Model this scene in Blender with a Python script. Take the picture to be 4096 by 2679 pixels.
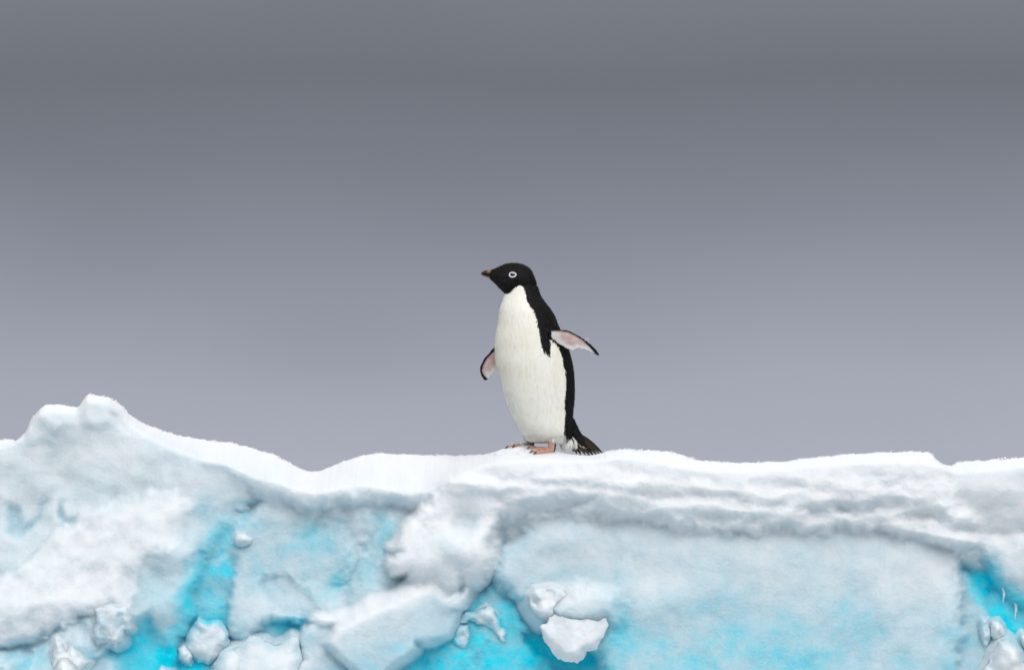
import bpy, bmesh, math, random
import numpy as np
from mathutils import Vector, kdtree

# ------------------------------------------------------------------ camera, sky, sun, exposure
for o in list(bpy.data.objects):
    bpy.data.objects.remove(o, do_unlink=True)
scene = bpy.context.scene
COL = scene.collection
S = 1150.0                      # photograph pixels per metre where the penguin stands
def wx(px): return (px - 2048.0) / S
def wz(py): return (1815.0 - py) / S

CAM_Y, CAM_Z = -24.0, -0.25
cam_d = bpy.data.cameras.new('camera')
cam = bpy.data.objects.new('camera', cam_d); COL.objects.link(cam)
scene.camera = cam
aim_z = wz(1339.5)
pitch = math.atan2(aim_z - CAM_Z, -CAM_Y)
cam.location = (0, CAM_Y, CAM_Z)
cam.rotation_euler = (math.pi / 2 + pitch, 0, 0)
cam_d.sensor_width = 36.0
cam_d.lens = 36.0 * math.hypot(CAM_Y, aim_z - CAM_Z) / (4096.0 / S)
cam_d.clip_start = 0.5
cam_d.clip_end = 20000

EXPO = 0.36
scene.view_settings.view_transform = 'Standard'
scene.view_settings.look = 'None'
scene.view_settings.exposure = EXPO
scene.view_settings.gamma = 1.0
scene.view_settings.use_curve_mapping = False
scene.cycles.use_denoising = True
scene.cycles.max_bounces = 12
scene.cycles.diffuse_bounces = 6
scene.cycles.caustics_reflective = False
scene.cycles.caustics_refractive = False

SUN_EL, SUN_AZ = math.radians(39), math.radians(12)    # high, behind and to the right of the viewer, through cloud
world = bpy.data.worlds.new('World'); scene.world = world
world.use_nodes = True
nt = world.node_tree; nt.nodes.clear()
def srgb(c): 
    return tuple((v / 255 / 12.92 if v / 255 <= .04045 else ((v / 255 + .055) / 1.055) ** 2.4) for v in c)
def N(tree, kind, **kw):
    n = tree.nodes.new(kind)
    for k, v in kw.items():
        setattr(n, k, v)
    return n
tc = N(nt, 'ShaderNodeTexCoord')
sep = N(nt, 'ShaderNodeSeparateXYZ'); nt.links.new(tc.outputs['Generated'], sep.inputs[0])
# slow wandering of the cloud bands along the horizon
mp = N(nt, 'ShaderNodeMapping'); mp.inputs['Scale'].default_value = (6.0, 6.0, 13.0)
nt.links.new(tc.outputs['Generated'], mp.inputs[0])
nz = N(nt, 'ShaderNodeTexNoise'); nz.inputs['Scale'].default_value = 1.6; nz.inputs['Detail'].default_value = 2.0
nt.links.new(mp.outputs[0], nz.inputs['Vector'])
m1 = N(nt, 'ShaderNodeMath', operation='SUBTRACT'); nt.links.new(nz.outputs[0], m1.inputs[0]); m1.inputs[1].default_value = 0.5
m2 = N(nt, 'ShaderNodeMath', operation='MULTIPLY'); nt.links.new(m1.outputs[0], m2.inputs[0]); m2.inputs[1].default_value = 0.020
m3 = N(nt, 'ShaderNodeMath', operation='ADD'); nt.links.new(m2.outputs[0], m3.inputs[0]); nt.links.new(sep.outputs['Z'], m3.inputs[1])
m4 = N(nt, 'ShaderNodeMath', operation='MAXIMUM'); nt.links.new(m3.outputs[0], m4.inputs[0]); m4.inputs[1].default_value = 0.0
m5 = N(nt, 'ShaderNodeMath', operation='SQRT'); nt.links.new(m4.outputs[0], m5.inputs[0])
ramp = N(nt, 'ShaderNodeValToRGB'); nt.links.new(m5.outputs[0], ramp.inputs[0])
def sky_pos(py):
    a = math.atan2(wz(py) - CAM_Z, -CAM_Y)
    return math.sqrt(max(math.sin(a), 0))
k = 2 ** -EXPO
stops = [(0.0, srgb((172, 177, 190)))]
for py, c in [(1800, (172, 176, 189)), (1500, (165, 168, 182)), (1200, (149, 153, 167)), (900, (133, 137, 150)),
              (600, (118, 122, 133)), (300, (109, 112, 122)), (0, (117, 121, 130))]:
    stops.append((sky_pos(py), srgb(c)))
stops += [(0.40, srgb((158, 162, 170))), (0.56, srgb((205, 208, 213))), (0.78, srgb((226, 229, 233))), (1.0, srgb((234, 236, 240)))]
el = ramp.color_ramp.elements
el[0].position = stops[0][0]; el[0].color = tuple(v * k for v in stops[0][1]) + (1,)
el[1].position = stops[-1][0]; el[1].color = tuple(v * k for v in stops[-1][1]) + (1,)
for p, c in stops[1:-1]:
    e = el.new(p); e.color = tuple(v * k for v in c) + (1,)
sky = N(nt, 'ShaderNodeTexSky', sky_type='NISHITA'); sky.sun_disc = False
sky.sun_elevation = SUN_EL; sky.sun_rotation = math.pi - SUN_AZ
bg_c = N(nt, 'ShaderNodeBackground'); nt.links.new(ramp.outputs[0], bg_c.inputs[0]); bg_c.inputs[1].default_value = 1.0
bg_s = N(nt, 'ShaderNodeBackground'); nt.links.new(sky.outputs[0], bg_s.inputs[0]); bg_s.inputs[1].default_value = 0.06
mixs = N(nt, 'ShaderNodeMixShader'); mixs.inputs[0].default_value = 0.03      # closed cloud deck, hardly any clear sky through it
nt.links.new(bg_c.outputs[0], mixs.inputs[1]); nt.links.new(bg_s.outputs[0], mixs.inputs[2])
wo = N(nt, 'ShaderNodeOutputWorld'); nt.links.new(mixs.outputs[0], wo.inputs[0])

sun_d = bpy.data.lights.new('sun', 'SUN'); sun_d.energy = 1.5; sun_d.angle = math.radians(38); sun_d.color = (1.0, .985, .96)
sun = bpy.data.objects.new('sun', sun_d); COL.objects.link(sun)
sdir = Vector((math.cos(SUN_EL) * math.sin(SUN_AZ), -math.cos(SUN_EL) * math.cos(SUN_AZ), math.sin(SUN_EL)))
sun.rotation_euler = sdir.to_track_quat('Z', 'Y').to_euler()

# ------------------------------------------------------------------ helpers
rng = np.random.default_rng(7)
_perm = rng.permutation(512); _perm = np.concatenate([_perm, _perm])
_ang = rng.random(512) * 2 * np.pi; _gx = np.cos(_ang); _gy = np.sin(_ang)
def gnoise(x, y):
    xi = np.floor(x).astype(np.int64); yi = np.floor(y).astype(np.int64)
    xf = x - xi; yf = y - yi
    u = xf ** 3 * (xf * (xf * 6 - 15) + 10); v = yf ** 3 * (yf * (yf * 6 - 15) + 10)
    def g(ix, iy, dx, dy):
        h = _perm[(_perm[ix & 511] + iy) & 511]
        return _gx[h] * dx + _gy[h] * dy
    a = g(xi, yi, xf, yf); b = g(xi + 1, yi, xf - 1, yf)
    c = g(xi, yi + 1, xf, yf - 1); d = g(xi + 1, yi + 1, xf - 1, yf - 1)
    return ((a + (b - a) * u) * (1 - v) + (c + (d - c) * u) * v) * 1.5
def fbm(x, y, wl, oct=4, seed=0.0, gain=0.5):
    t = np.zeros(np.shape(x)); a = 1.0; f = 1.0 / wl
    for i in range(oct):
        t = t + a * gnoise(x * f + seed * 17.3 + i * 31.7, y * f - seed * 9.1 + i * 11.3); a *= gain; f *= 2.03
    return t
def billow(x, y, wl, oct=3, seed=0.0):
    t = np.zeros(np.shape(x)); a = 1.0; f = 1.0 / wl
    for i in range(oct):
        t = t + a * (0.45 - np.abs(gnoise(x * f + seed * 13.1 + i * 7.7, y * f + seed * 5.9 + i * 3.1))); a *= .5; f *= 2.1
    return t
def domes(x, y, wl, seed=0.0):
    """rounded cauliflower lumps with crisp creases between them"""
    gx, gy = x / wl + seed * 3.7, y / wl + seed * 8.3
    xi = np.floor(gx).astype(np.int64); yi = np.floor(gy).astype(np.int64)
    best = np.full(np.shape(x), 9.0)
    for i in (-1, 0, 1):
        for j in (-1, 0, 1):
            hsh = _perm[(_perm[(xi + i) & 511] + yi + j) & 511]
            cx = xi + i + .5 + .42 * _gx[hsh]; cy = yi + j + .5 + .42 * _gy[hsh]
            best = np.minimum(best, (gx - cx) ** 2 + (gy - cy) ** 2)
    return np.sqrt(np.maximum(1.1 - best, 0))
def blur(a, sig):
    n = int(math.ceil(sig * 2.6)); k_ = np.exp(-np.arange(-n, n + 1) ** 2 / (2 * sig * sig)); k_ /= k_.sum()
    p = np.pad(a, ((n, n), (0, 0)), mode='edge'); a = sum(w * p[i:i + a.shape[0]] for i, w in enumerate(k_))
    p = np.pad(a, ((0, 0), (n, n)), mode='edge'); return sum(w * p[:, i:i + a.shape[1]] for i, w in enumerate(k_))
def pl(x, pts):
    p = np.array(pts, float); return np.interp(x, p[:, 0], p[:, 1])
def sstep(a, b, x):
    t = np.clip((x - a) / (b - a), 0, 1); return t * t * (3 - 2 * t)
def sd_poly(X, Y, pts):
    d = np.full(X.shape, 1e12); inside = np.zeros(X.shape, bool)
    n = len(pts)
    for i in range(n):
        x0, y0 = pts[i]; x1, y1 = pts[(i + 1) % n]
        ex, ey = x1 - x0, y1 - y0
        t = np.clip(((X - x0) * ex + (Y - y0) * ey) / (ex * ex + ey * ey + 1e-9), 0, 1)
        d = np.minimum(d, (X - x0 - t * ex) ** 2 + (Y - y0 - t * ey) ** 2)
        cond = ((y0 <= Y) & (Y < y1)) | ((y1 <= Y) & (Y < y0))
        if y1 != y0:
            inside ^= cond & (X < x0 + (Y - y0) / (y1 - y0) * ex)
    d = np.sqrt(d)
    return np.where(inside, d, -d)
def tag(o, label=None, cat=None, group=None, kind=None):
    if label: o['label'] = label
    if cat: o['category'] = cat
    if group: o['group'] = group
    if kind: o['kind'] = kind
    return o
def mesh_obj(name, verts, faces, mat, parent=None, attrs=None, cols=None, smooth=True):
    me = bpy.data.meshes.new(name)
    verts = np.asarray(verts, np.float32)
    if isinstance(faces, np.ndarray):
        nf, w = faces.shape
        me.vertices.add(len(verts)); me.vertices.foreach_set('co', verts.ravel())
        me.loops.add(nf * w); me.loops.foreach_set('vertex_index', faces.astype(np.int32).ravel())
        me.polygons.add(nf); me.polygons.foreach_set('loop_start', np.arange(0, nf * w, w, dtype=np.int32))
        me.update(calc_edges=True)
    else:
        me.from_pydata(verts.tolist(), [], faces); me.update()
    me.validate()
    if smooth: me.polygons.foreach_set('use_smooth', np.ones(len(me.polygons), bool))
    for nm, arr in (attrs or {}).items():
        a = me.attributes.new(nm, 'FLOAT', 'POINT'); a.data.foreach_set('value', np.asarray(arr, np.float32))
    if cols is not None:
        a = me.color_attributes.new('tint', 'FLOAT_COLOR', 'POINT')
        c = np.concatenate([np.asarray(cols, np.float32), np.ones((len(cols), 1), np.float32)], 1); a.data.foreach_set('color', c.ravel())
    me.materials.append(mat)
    o = bpy.data.objects.new(name, me); COL.objects.link(o)
    if parent: o.parent = parent
    return o

# ------------------------------------------------------------------ materials
def new_mat(name):
    m = bpy.data.materials.new(name); m.use_nodes = True
    t = m.node_tree; b = t.nodes['Principled BSDF']
    return m, t, b
def ice_material(name='ice_and_snow', depth=.06):
    m, t, b = new_mat(name)
    at = N(t, 'ShaderNodeAttribute'); at.attribute_name = 'ice'
    geo = N(t, 'ShaderNodeNewGeometry')
    n1 = N(t, 'ShaderNodeTexNoise'); n1.inputs['Scale'].default_value = 16; n1.inputs['Detail'].default_value = 6; n1.inputs['Roughness'].default_value = .62
    t.links.new(geo.outputs['Position'], n1.inputs['Vector'])
    n2 = N(t, 'ShaderNodeTexNoise'); n2.inputs['Scale'].default_value = 120; n2.inputs['Detail'].default_value = 4; n2.inputs['Roughness'].default_value = .7
    t.links.new(geo.outputs['Position'], n2.inputs['Vector'])
    # mottling scaled with the amount of ice
    a = N(t, 'ShaderNodeMath', operation='SUBTRACT'); t.links.new(n1.outputs[0], a.inputs[0]); a.inputs[1].default_value = .5
    a2 = N(t, 'ShaderNodeMath', operation='MULTIPLY'); t.links.new(a.outputs[0], a2.inputs[0]); a2.inputs[1].default_value = .8
    c = N(t, 'ShaderNodeMath', operation='SUBTRACT'); t.links.new(n2.outputs[0], c.inputs[0]); c.inputs[1].default_value = .5
    c2 = N(t, 'ShaderNodeMath', operation='MULTIPLY'); t.links.new(c.outputs[0], c2.inputs[0]); c2.inputs[1].default_value = .55
    s = N(t, 'ShaderNodeMath', operation='ADD'); t.links.new(a2.outputs[0], s.inputs[0]); t.links.new(c2.outputs[0], s.inputs[1])
    s1 = N(t, 'ShaderNodeMath', operation='ADD'); t.links.new(s.outputs[0], s1.inputs[0]); s1.inputs[1].default_value = 1.0
    f = N(t, 'ShaderNodeMath', operation='MULTIPLY'); t.links.new(s1.outputs[0], f.inputs[0]); t.links.new(at.outputs['Fac'], f.inputs[1]); f.use_clamp = True
    r = N(t, 'ShaderNodeValToRGB'); t.links.new(f.outputs[0], r.inputs[0])
    e = r.color_ramp.elements
    e[0].position = 0; e[0].color = (.81, .825, .85, 1)
    e[1].position = 1; e[1].color = (.0, .70, .86, 1)
    for p, cc in [(.2, (.68, .745, .785)), (.45, (.48, .645, .715)), (.72, (.20, .635, .75))]:
        q = e.new(p); q.color = cc + (1,)
    t.links.new(r.outputs[0], b.inputs['Base Color'])
    b.inputs['Roughness'].default_value = .55
    b.inputs['Specular IOR Level'].default_value = .25
    b.inputs['IOR'].default_value = 1.31
    b.inputs['Subsurface Weight'].default_value = 1.0
    b.inputs['Subsurface Radius'].default_value = (.8, .95, 1.0)
    b.inputs['Subsurface Scale'].default_value = depth
    n3 = N(t, 'ShaderNodeTexNoise'); n3.inputs['Scale'].default_value = 260; n3.inputs['Detail'].default_value = 3
    t.links.new(geo.outputs['Position'], n3.inputs['Vector'])
    bp = N(t, 'ShaderNodeBump'); bp.inputs['Strength'].default_value = .45; bp.inputs['Distance'].default_value = .003
    t.links.new(n3.outputs[0], bp.inputs['Height']); t.links.new(bp.outputs[0], b.inputs['Normal'])
    return m
ICE = ice_material(); LOOSE_ICE = ice_material('loose_ice_and_snow', .012)
def flat_mat(name, col, rough=.6, spec=.3, trans=0.0):
    m, t, b = new_mat(name)
    b.inputs['Base Color'].default_value = col + (1,); b.inputs['Roughness'].default_value = rough
    b.inputs['Specular IOR Level'].default_value = spec
    if trans: b.inputs['Transmission Weight'].default_value = trans; b.inputs['IOR'].default_value = 1.31
    return m
def tint_mat(name, rough=.6, spec=.25, bump=0.0, bscale=300, sheen=0.0):
    m, t, b = new_mat(name)
    at = N(t, 'ShaderNodeVertexColor'); at.layer_name = 'tint'
    t.links.new(at.outputs[0], b.inputs['Base Color'])
    b.inputs['Roughness'].default_value = rough; b.inputs['Specular IOR Level'].default_value = spec
    if bump:
        geo = N(t, 'ShaderNodeNewGeometry'); n = N(t, 'ShaderNodeTexNoise'); n.inputs['Scale'].default_value = bscale
        t.links.new(geo.outputs['Position'], n.inputs['Vector'])
        bp = N(t, 'ShaderNodeBump'); bp.inputs['Strength'].default_value = bump; bp.inputs['Distance'].default_value = .002
        t.links.new(n.outputs[0], bp.inputs['Height']); t.links.new(bp.outputs[0], b.inputs['Normal'])
    return m

# ------------------------------------------------------------------ the sea
sm, st, sb = new_mat('sea_water')
sb.inputs['Base Color'].default_value = (.02, .055, .065, 1); sb.inputs['Roughness'].default_value = .12; sb.inputs['IOR'].default_value = 1.33
sn = N(st, 'ShaderNodeTexNoise'); sn.inputs['Scale'].default_value = 1.4; sn.inputs['Detail'].default_value = 5
sg = N(st, 'ShaderNodeNewGeometry'); st.links.new(sg.outputs['Position'], sn.inputs['Vector'])
sbp = N(st, 'ShaderNodeBump'); sbp.inputs['Strength'].default_value = .5; sbp.inputs['Distance'].default_value = .15
st.links.new(sn.outputs[0], sbp.inputs['Height']); st.links.new(sbp.outputs[0], sb.inputs['Normal'])
SEA_Z = -1.5
sea = mesh_obj('sea', [(-9000, -9000, SEA_Z), (9000, -9000, SEA_Z), (9000, 9000, SEA_Z), (-9000, 9000, SEA_Z)], [(0, 1, 2, 3)], sm)
tag(sea, 'dark calm sea around the iceberg', 'sea', kind='structure')

# ------------------------------------------------------------------ the iceberg (relief measured in photograph pixels, heights in metres)
SKY = [(-500, 1800), (-200, 1770), (0, 1755), (52, 1760), (90, 1721), (107, 1676), (151, 1626), (172, 1614), (240, 1617), (301, 1626), (318, 1600), (339, 1573),
       (413, 1582), (465, 1609), (499, 1656), (568, 1695), (688, 1735), (809, 1755), (912, 1764), (981, 1785), (1084, 1816),
       (1170, 1862), (1230, 1883), (1265, 1883), (1325, 1855), (1428, 1817), (1497, 1805), (1652, 1814), (1824, 1817),
       (1928, 1816), (2031, 1814), (2130, 1813), (2222, 1815), (2262, 1819), (2303, 1819), (2363, 1825), (2383, 1823), (2410, 1811),
       (2434, 1801), (2512, 1793), (2570, 1800), (2633, 1807), (2667, 1803), (2719, 1816), (2788, 1841), (2925, 1850), (3149, 1846),
       (3218, 1831), (3407, 1815), (3614, 1805), (3715, 1806), (3735, 1815), (3742, 1830), (3777, 1862), (3815, 1863), (3838, 1848),
       (3958, 1838), (4096, 1828), (4600, 1800)]
LIP = [(-500, 1830), (0, 1790), (90, 1745), (150, 1648), (250, 1645), (300, 1645), (340, 1600), (430, 1612), (480, 1680), (560, 1730), (700, 1800), (800, 1835), (900, 1858),
       (1040, 1922), (1130, 1935), (1240, 1972), (1300, 1968), (1420, 1942), (1500, 1948), (1600, 1975), (1700, 1970), (1780, 1932),
       (1830, 1902), (1950, 1860), (2100, 1842), (2300, 1845), (2500, 1835), (2800, 1880), (3000, 1888), (3300, 1862), (3600, 1845),
       (3750, 1862), (3850, 1890), (4096, 1868), (4600, 1850)]
CAPLOW = [(1500, 2020), (1800, 2010), (1920, 2040), (2040, 2068), (2150, 2050), (2250, 2035), (2400, 2052), (2600, 2088), (2800, 2112), (3000, 2126),
          (3150, 2120), (3300, 2118), (3400, 2100), (3520, 2110), (3640, 2142), (3750, 2168), (3850, 2205), (3900, 2215)]
DX = 3.0
cols = np.arange(-420, 4520, DX)
NC = len(cols)
NF = 400
BOT = 2760.0
sky = pl(cols, SKY)
kk = np.exp(-np.linspace(-2, 2, 9) ** 2); kk /= kk.sum()
sky = np.convolve(np.pad(sky, 4, mode='edge'), kk, 'valid')
crest_n = 4.0 * fbm(cols, cols * 0, 70, 2, 1) + 2.6 * fbm(cols, cols * 0 + 5, 16, 3, 2)
calm = 1 - .7 * np.exp(-((cols - 2150) / 180) ** 2)
sky_smooth = sky.copy()
sky = sky + crest_n * calm
s = np.linspace(0, 1, NF)
X = np.repeat(cols[None, :], NF, 0)
Y = sky[None, :] + s[:, None] * (BOT - sky[None, :])
extra = np.array([2800, 2860, 2940, 3040, 3160, 3300, 3450, 3600.])
X = np.concatenate([X, np.repeat(cols[None, :], len(extra), 0)]); Y = np.concatenate([Y, np.repeat(extra[:, None], NC, 1)])
NR = X.shape[0]
wpx = 16 * fbm(X, Y, 75, 3, 3) + 5 * fbm(X, Y, 17, 2, 4)
wpy = 16 * fbm(X, Y, 75, 3, 5) + 5 * fbm(X, Y, 17, 2, 6)
XW, YW = X + wpx, Y + wpy
fine = .0009 * fbm(X, Y, 9, 2, 7) + .0014 * fbm(X, Y, 30, 2, 8)
lump = .009 * fbm(XW, YW, 110, 2, 9, .4)
DX2, DY2 = X + 1.6 * wpx, Y + 1.6 * wpy
cauli = .115 * (domes(DX2, DY2, 150, 1) - .9) + .014 * (domes(DX2, DY2, 58, 2) - .9)
roll = .022 * fbm(X, Y, 260, 3, 10)
lipy = pl(X, LIP); skyy = np.repeat(sky_smooth[None, :], NR, 0)
ds = Y - skyy
fine = fine * (1 - .85 * sstep(0, .3, np.clip((lipy - Y) / np.maximum(lipy - skyy, 8), 0, 1)))
top_t = np.clip((lipy - Y) / np.maximum(lipy - skyy, 8), 0, 1)       # 1 at the crest, 0 at the lip of the top snow

def shape(poly, h, r, drop, warp=1.0, steep=5.0):
    d = sd_poly(X + wpx * warp, Y + wpy * warp, poly)
    e = np.clip(d / r, 0, 1)
    prof = np.sqrt(np.maximum(1 - (1 - e) ** 2, 0))
    return np.where(d > 0, h - drop * (1 - prof), h - drop + steep * d / S), d
def blob(cx, cy, rx, ry, p=2.0):
    return np.exp(-(((X - cx) / rx) ** 2 + ((Y - cy) / ry) ** 2) ** (p / 2))

layers = []      # name, h, ice, label
# --- blue core; cyan base colour stands in for light filtering through ice
h = -.085 - .2 * sstep(2080, 1950, Y) * sstep(3700, 3500, X) + .02 * fbm(X, Y, 200, 2, 11) + .5 * cauli + .16 * (Y - 2300) / S
b = .60 + .18 * fbm(X, Y, 90, 3, 12) - .5 * cauli / .05 * .12
for q in [(890, 2290, 45, 34), (850, 2485, 70, 26), (770, 2660, 60, 36), (1965, 2300, 26, 44), (2110, 2580, 70, 50), (2350, 2640, 110, 60), (2200, 2620, 90, 50), (3930, 2330, 60, 60), (4000, 2450, 70, 70), (4070, 2560, 70, 70), (1190, 2490, 60, 18)]:
    b = b + .35 * blob(*q)
layers.append(['ice_core', h - .8 * sstep(120, 0, ds), b])

# --- left mountain face
topdrop = pl(X, [(-500, .3), (0, .10), (150, .06), (340, .05), (480, .10), (560, .18), (700, .28), (1230, .42), (1800, .55), (1900, .3), (2000, .10), (2300, .09), (2450, .09), (2800, .09), (3600, .09), (3800, .10), (4600, .12)])
topfall = topdrop * top_t ** 1.35
hM = pl(Y, [(1500, -.16), (1600, -.15), (1750, -.125), (1900, -.10), (2000, -.08), (2100, -.045), (2200, -.005), (2320, .04), (2450, .07), (2600, .075), (2800, .10), (3600, .25)])
hM = hM - .055 * sstep(650, 1050, X) * sstep(1850, 2100, Y) + roll * 1.1 + .6 * lump * sstep(1800, 2100, Y) + .5 * cauli * sstep(560, 700, X) * sstep(2050, 2200, Y) - topfall
hM = hM + .035 * blob(700, 2220, 90, 60) + .03 * blob(640, 2420, 70, 60) - .03 * blob(640, 2300, 50, 60)
for poly, up in [([(335, 1560), (400, 1588), (436, 1640), (440, 1676), (385, 1700), (335, 1690), (318, 1650), (318, 1600)], .035),
                 ([(150, 1600), (235, 1606), (268, 1640), (300, 1690), (210, 1720), (150, 1670)], .022), ([(90, 1700), (150, 1640), (230, 1700), (200, 1760), (110, 1760)], .015)]:
    hM = hM + .8 * up * sstep(-26, 20, sd_poly(X + wpx * .5, Y + wpy * .5, poly))
hM = hM - .03 * sstep(-22, 8, sd_poly(X + wpx * .4, Y + wpy * .4, [(440, 1655), (475, 1660), (505, 1690), (500, 1712), (470, 1690)]))
PM = [(-600, 1200), (1300, 1200), (1300, 1960), (1060, 1950), (1010, 2010), (935, 2060), (885, 2120), (842, 2200), (803, 2270), (778, 2340), (768, 2420), (748, 2500), (722, 2560), (700, 2640), (690, 3700), (-600, 3700)]
h, d = shape(PM, hM, 80, .05)
for poly, dep, r in [([(30, 2010), (75, 2030), (95, 2085), (130, 2085), (150, 2060), (150, 2010), (180, 1990), (190, 2000), (160, 2060), (125, 2120), (95, 2140), (60, 2150), (35, 2140), (15, 2080)], .022, 34),
                     ([(215, 2045), (235, 2000), (252, 1995), (248, 2030), (262, 2070), (300, 2060), (290, 2090), (240, 2095), (225, 2080)], .022, 26)]:
    dd = sd_poly(X + wpx * .6, Y + wpy * .6, poly)
    h = h - dep * sstep(-16, r, dd)
crack = sd_poly(X + wpx * .5, Y + wpy * .5, [(235, 2090), (255, 2085), (190, 2170), (120, 2245), (40, 2330), (30, 2325), (105, 2235), (175, 2160)])
h = h - .012 * sstep(-8, 8, crack)
hole = sd_poly(XW, YW, [(470, 2500), (530, 2510), (600, 2480), (640, 2540), (700, 2600), (700, 2720), (520, 2720), (480, 2640), (440, 2570)])
h = h - .05 * sstep(-50, 40, hole)
b = .10 + .10 * sstep(1650, 2000, Y) + .08 * fbm(X, Y, 180, 3, 13) - .15 * top_t
b += .42 * np.clip(1 - np.abs(sd_poly(XW, YW, [(0, 2000), (150, 1990), (150, 2100), (60, 2150), (0, 2120)])) / 60, 0, 1) * 0
b = np.maximum(b, .42 * sstep(-34, 14, sd_poly(X + wpx * .6, Y + wpy * .6, [(20, 2010), (75, 2030), (95, 2085), (150, 2060), (150, 2010), (190, 2000), (125, 2120), (60, 2150), (20, 2120)])))
b = np.maximum(b, .42 * sstep(-24, 12, sd_poly(X + wpx * .6, Y + wpy * .6, [(215, 2045), (252, 1995), (262, 2070), (300, 2060), (290, 2090), (225, 2080)])))
b = np.maximum(b, .32 * sstep(-14, 4, crack))
b = np.maximum(b, .80 * sstep(-90, 60, hole))
b += .25 * blob(820, 2020, 60, 60) + .28 * blob(960, 2010, 50, 18) + .5 * sstep(90, 10, d) * sstep(1980, 2150, Y)
b += .22 * blob(660, 2350, 110, 120) + .15 * blob(350, 2550, 260, 90)
layers.append(['snow_face', h, b])

# --- bright drifted slab on the lower left
PC = [(-500, 2440), (60, 2290), (120, 2230), (175, 2165), (240, 2098), (340, 2078), (390, 2040), (480, 1990), (580, 1955), (720, 1965), (770, 2040), (725, 2120),
      (700, 2190), (600, 2235), (545, 2290), (540, 2390), (522, 2418), (400, 2424), (335, 2466), (255, 2500), (190, 2530), (100, 2565), (-500, 2640)]
hC = hM + .030 + .012 * fbm(X + .8 * Y, Y - .5 * X, 120, 4, 14) + .05 * sstep(2250, 2430, Y) * sstep(700, 300, X)
h, d = shape(PC, hC, 110, .045, 1.3)
b = .03 + .05 * fbm(X, Y, 90, 3, 15) + .12 * sstep(50, 0, d)
layers.append(['snow_slab', h, b])
# --- ledge below it
PD = [(-500, 2560), (120, 2610), (260, 2500), (340, 2480), (395, 2440), (530, 2430), (535, 2510), (500, 2570), (420, 2600), (330, 2700), (300, 3700), (-500, 3700)]
hD = hM + .035 + .02 * fbm(X, Y, 90, 4, 16) + .05 * sstep(2560, 2700, Y)
h, d = shape(PD, hD, 40, .04)
b = .22 + .2 * fbm(X, Y, 110, 3, 17) + .2 * blob(120, 2640, 150, 40)
layers.append(['ice_ledge', h, b])

# --- hollow middle wall
hG = pl(Y, [(1800, -.05), (1960, -.06), (2030, -.095), (2100, -.09), (2200, -.07), (2300, -.045), (2400, -.01), (2480, .02), (2600, .03)])
hG = hG + .75 * cauli * sstep(1250, 1450, X) + .3 * cauli + .4 * roll - .03 * blob(1250, 2150, 120, 90) - .025 * blob(1350, 2330, 60, 60)
hG = hG - topfall
fac = sd_poly(XW, YW, [(1120, 2270), (1150, 2290), (1240, 2370), (1300, 2440), (1220, 2480), (1080, 2440), (1010, 2330)])
hG = hG - .022 * sstep(-8, 30, fac)
PG = [(1000, 1200), (1950, 1200), (1950, 2000), (1750, 2460), (1240, 2470), (1200, 2492), (1110, 2475), (1050, 2500), (990, 2560), (930, 2540), (905, 2480), (920, 2400), (940, 2300), (925, 2210), (935, 2150), (925, 2100), (985, 2060), (1040, 1990)]
h, d = shape(PG, hG, 50, .05)
b = .24 + .12 * fbm(X, Y, 130, 3, 19) + .20 * sstep(2000, 2120, Y) * sstep(2400, 2200, Y) * .6 + .26 * blob(1255, 2150, 60, 45) + .30 * blob(1340, 2320, 40, 50) + .3 * blob(1190, 2480, 120, 18) + .12 * blob(1130, 2350, 90, 60)
b += .25 * blob(1530, 2120, 40, 60) + .08 * blob(1450, 2330, 160, 90) - .30 * top_t
layers.append(['ice_wall', h, b])
# snow lip over the hollow
PL = [(700, 1200), (1900, 1200), (1850, 1930), (1780, 1990), (1700, 2030), (1600, 2020), (1500, 2006), (1420, 2026), (1330, 2010), (1240, 2048), (1190, 2030), (1110, 2005), (1060, 2010), (1020, 1960), (960, 1915), (820, 1850)]
wl_ = sstep(960, 1200, X); lipf = -.025 + .6 * roll + .012 * fbm(X, Y, 60, 3, 20) - topfall
h, d = shape(PL, (hM + .010) * (1 - wl_) + lipf * wl_, 60, .010 + .05 * wl_, 1.0, 2.5)
b = .05 + .05 * fbm(X, Y, 80, 2, 21) + .12 * sstep(60, 0, d) * (1 - top_t)
layers.append(['snow_lip', h, np.maximum(b - .1 * top_t, 0)])

# --- right-hand big face under the snow cap
PK = [(2055, 1940), (2055, 2060), (2098, 2128), (2030, 2178), (1985, 2225), (1972, 2290), (1985, 2330), (2060, 2382), (2150, 2440), (2300, 2520), (2395, 2600), (2440, 2760), (2440, 3700), (3790, 3700), (3800, 2700), (3832, 2560), (3848, 2400), (3840, 2300), (3838, 2230), (3860, 1940)]
hK = .0 + .13 * (Y - 2150) / 500 + .5 * roll + .35 * lump + .02 * blob(2650, 2400, 250, 80) + .025 * blob(2250, 2150, 150, 60) 
hK = hK + .085 * sstep(-75, 25, sd_poly(XW, YW, [(2205, 2435), (2255, 2392), (2340, 2368), (2430, 2385), (2455, 2450), (2340, 2462), (2250, 2458)]))
h, d = shape(PK, hK, 90, .05)
mott = fbm(X, Y, 170, 5, 22, .6)
b = .25 + .09 * mott + .14 * sstep(2250, 2600, Y) + .14 * sstep(60, 5, d) * (X < 2600) + .05 * blob(2950, 2500, 300, 160) - .12 * blob(2700, 2330, 200, 60) - .14 * blob(3700, 2300, 120, 200) - .12 * blob(3600, 2620, 200, 90) + .25 * blob(2300, 2300, 130, 30) - .26 * blob(2350, 2390, 130, 75) + .2 * blob(2480, 2480, 70, 160)
layers.append(['ice_face', h, b])
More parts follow.
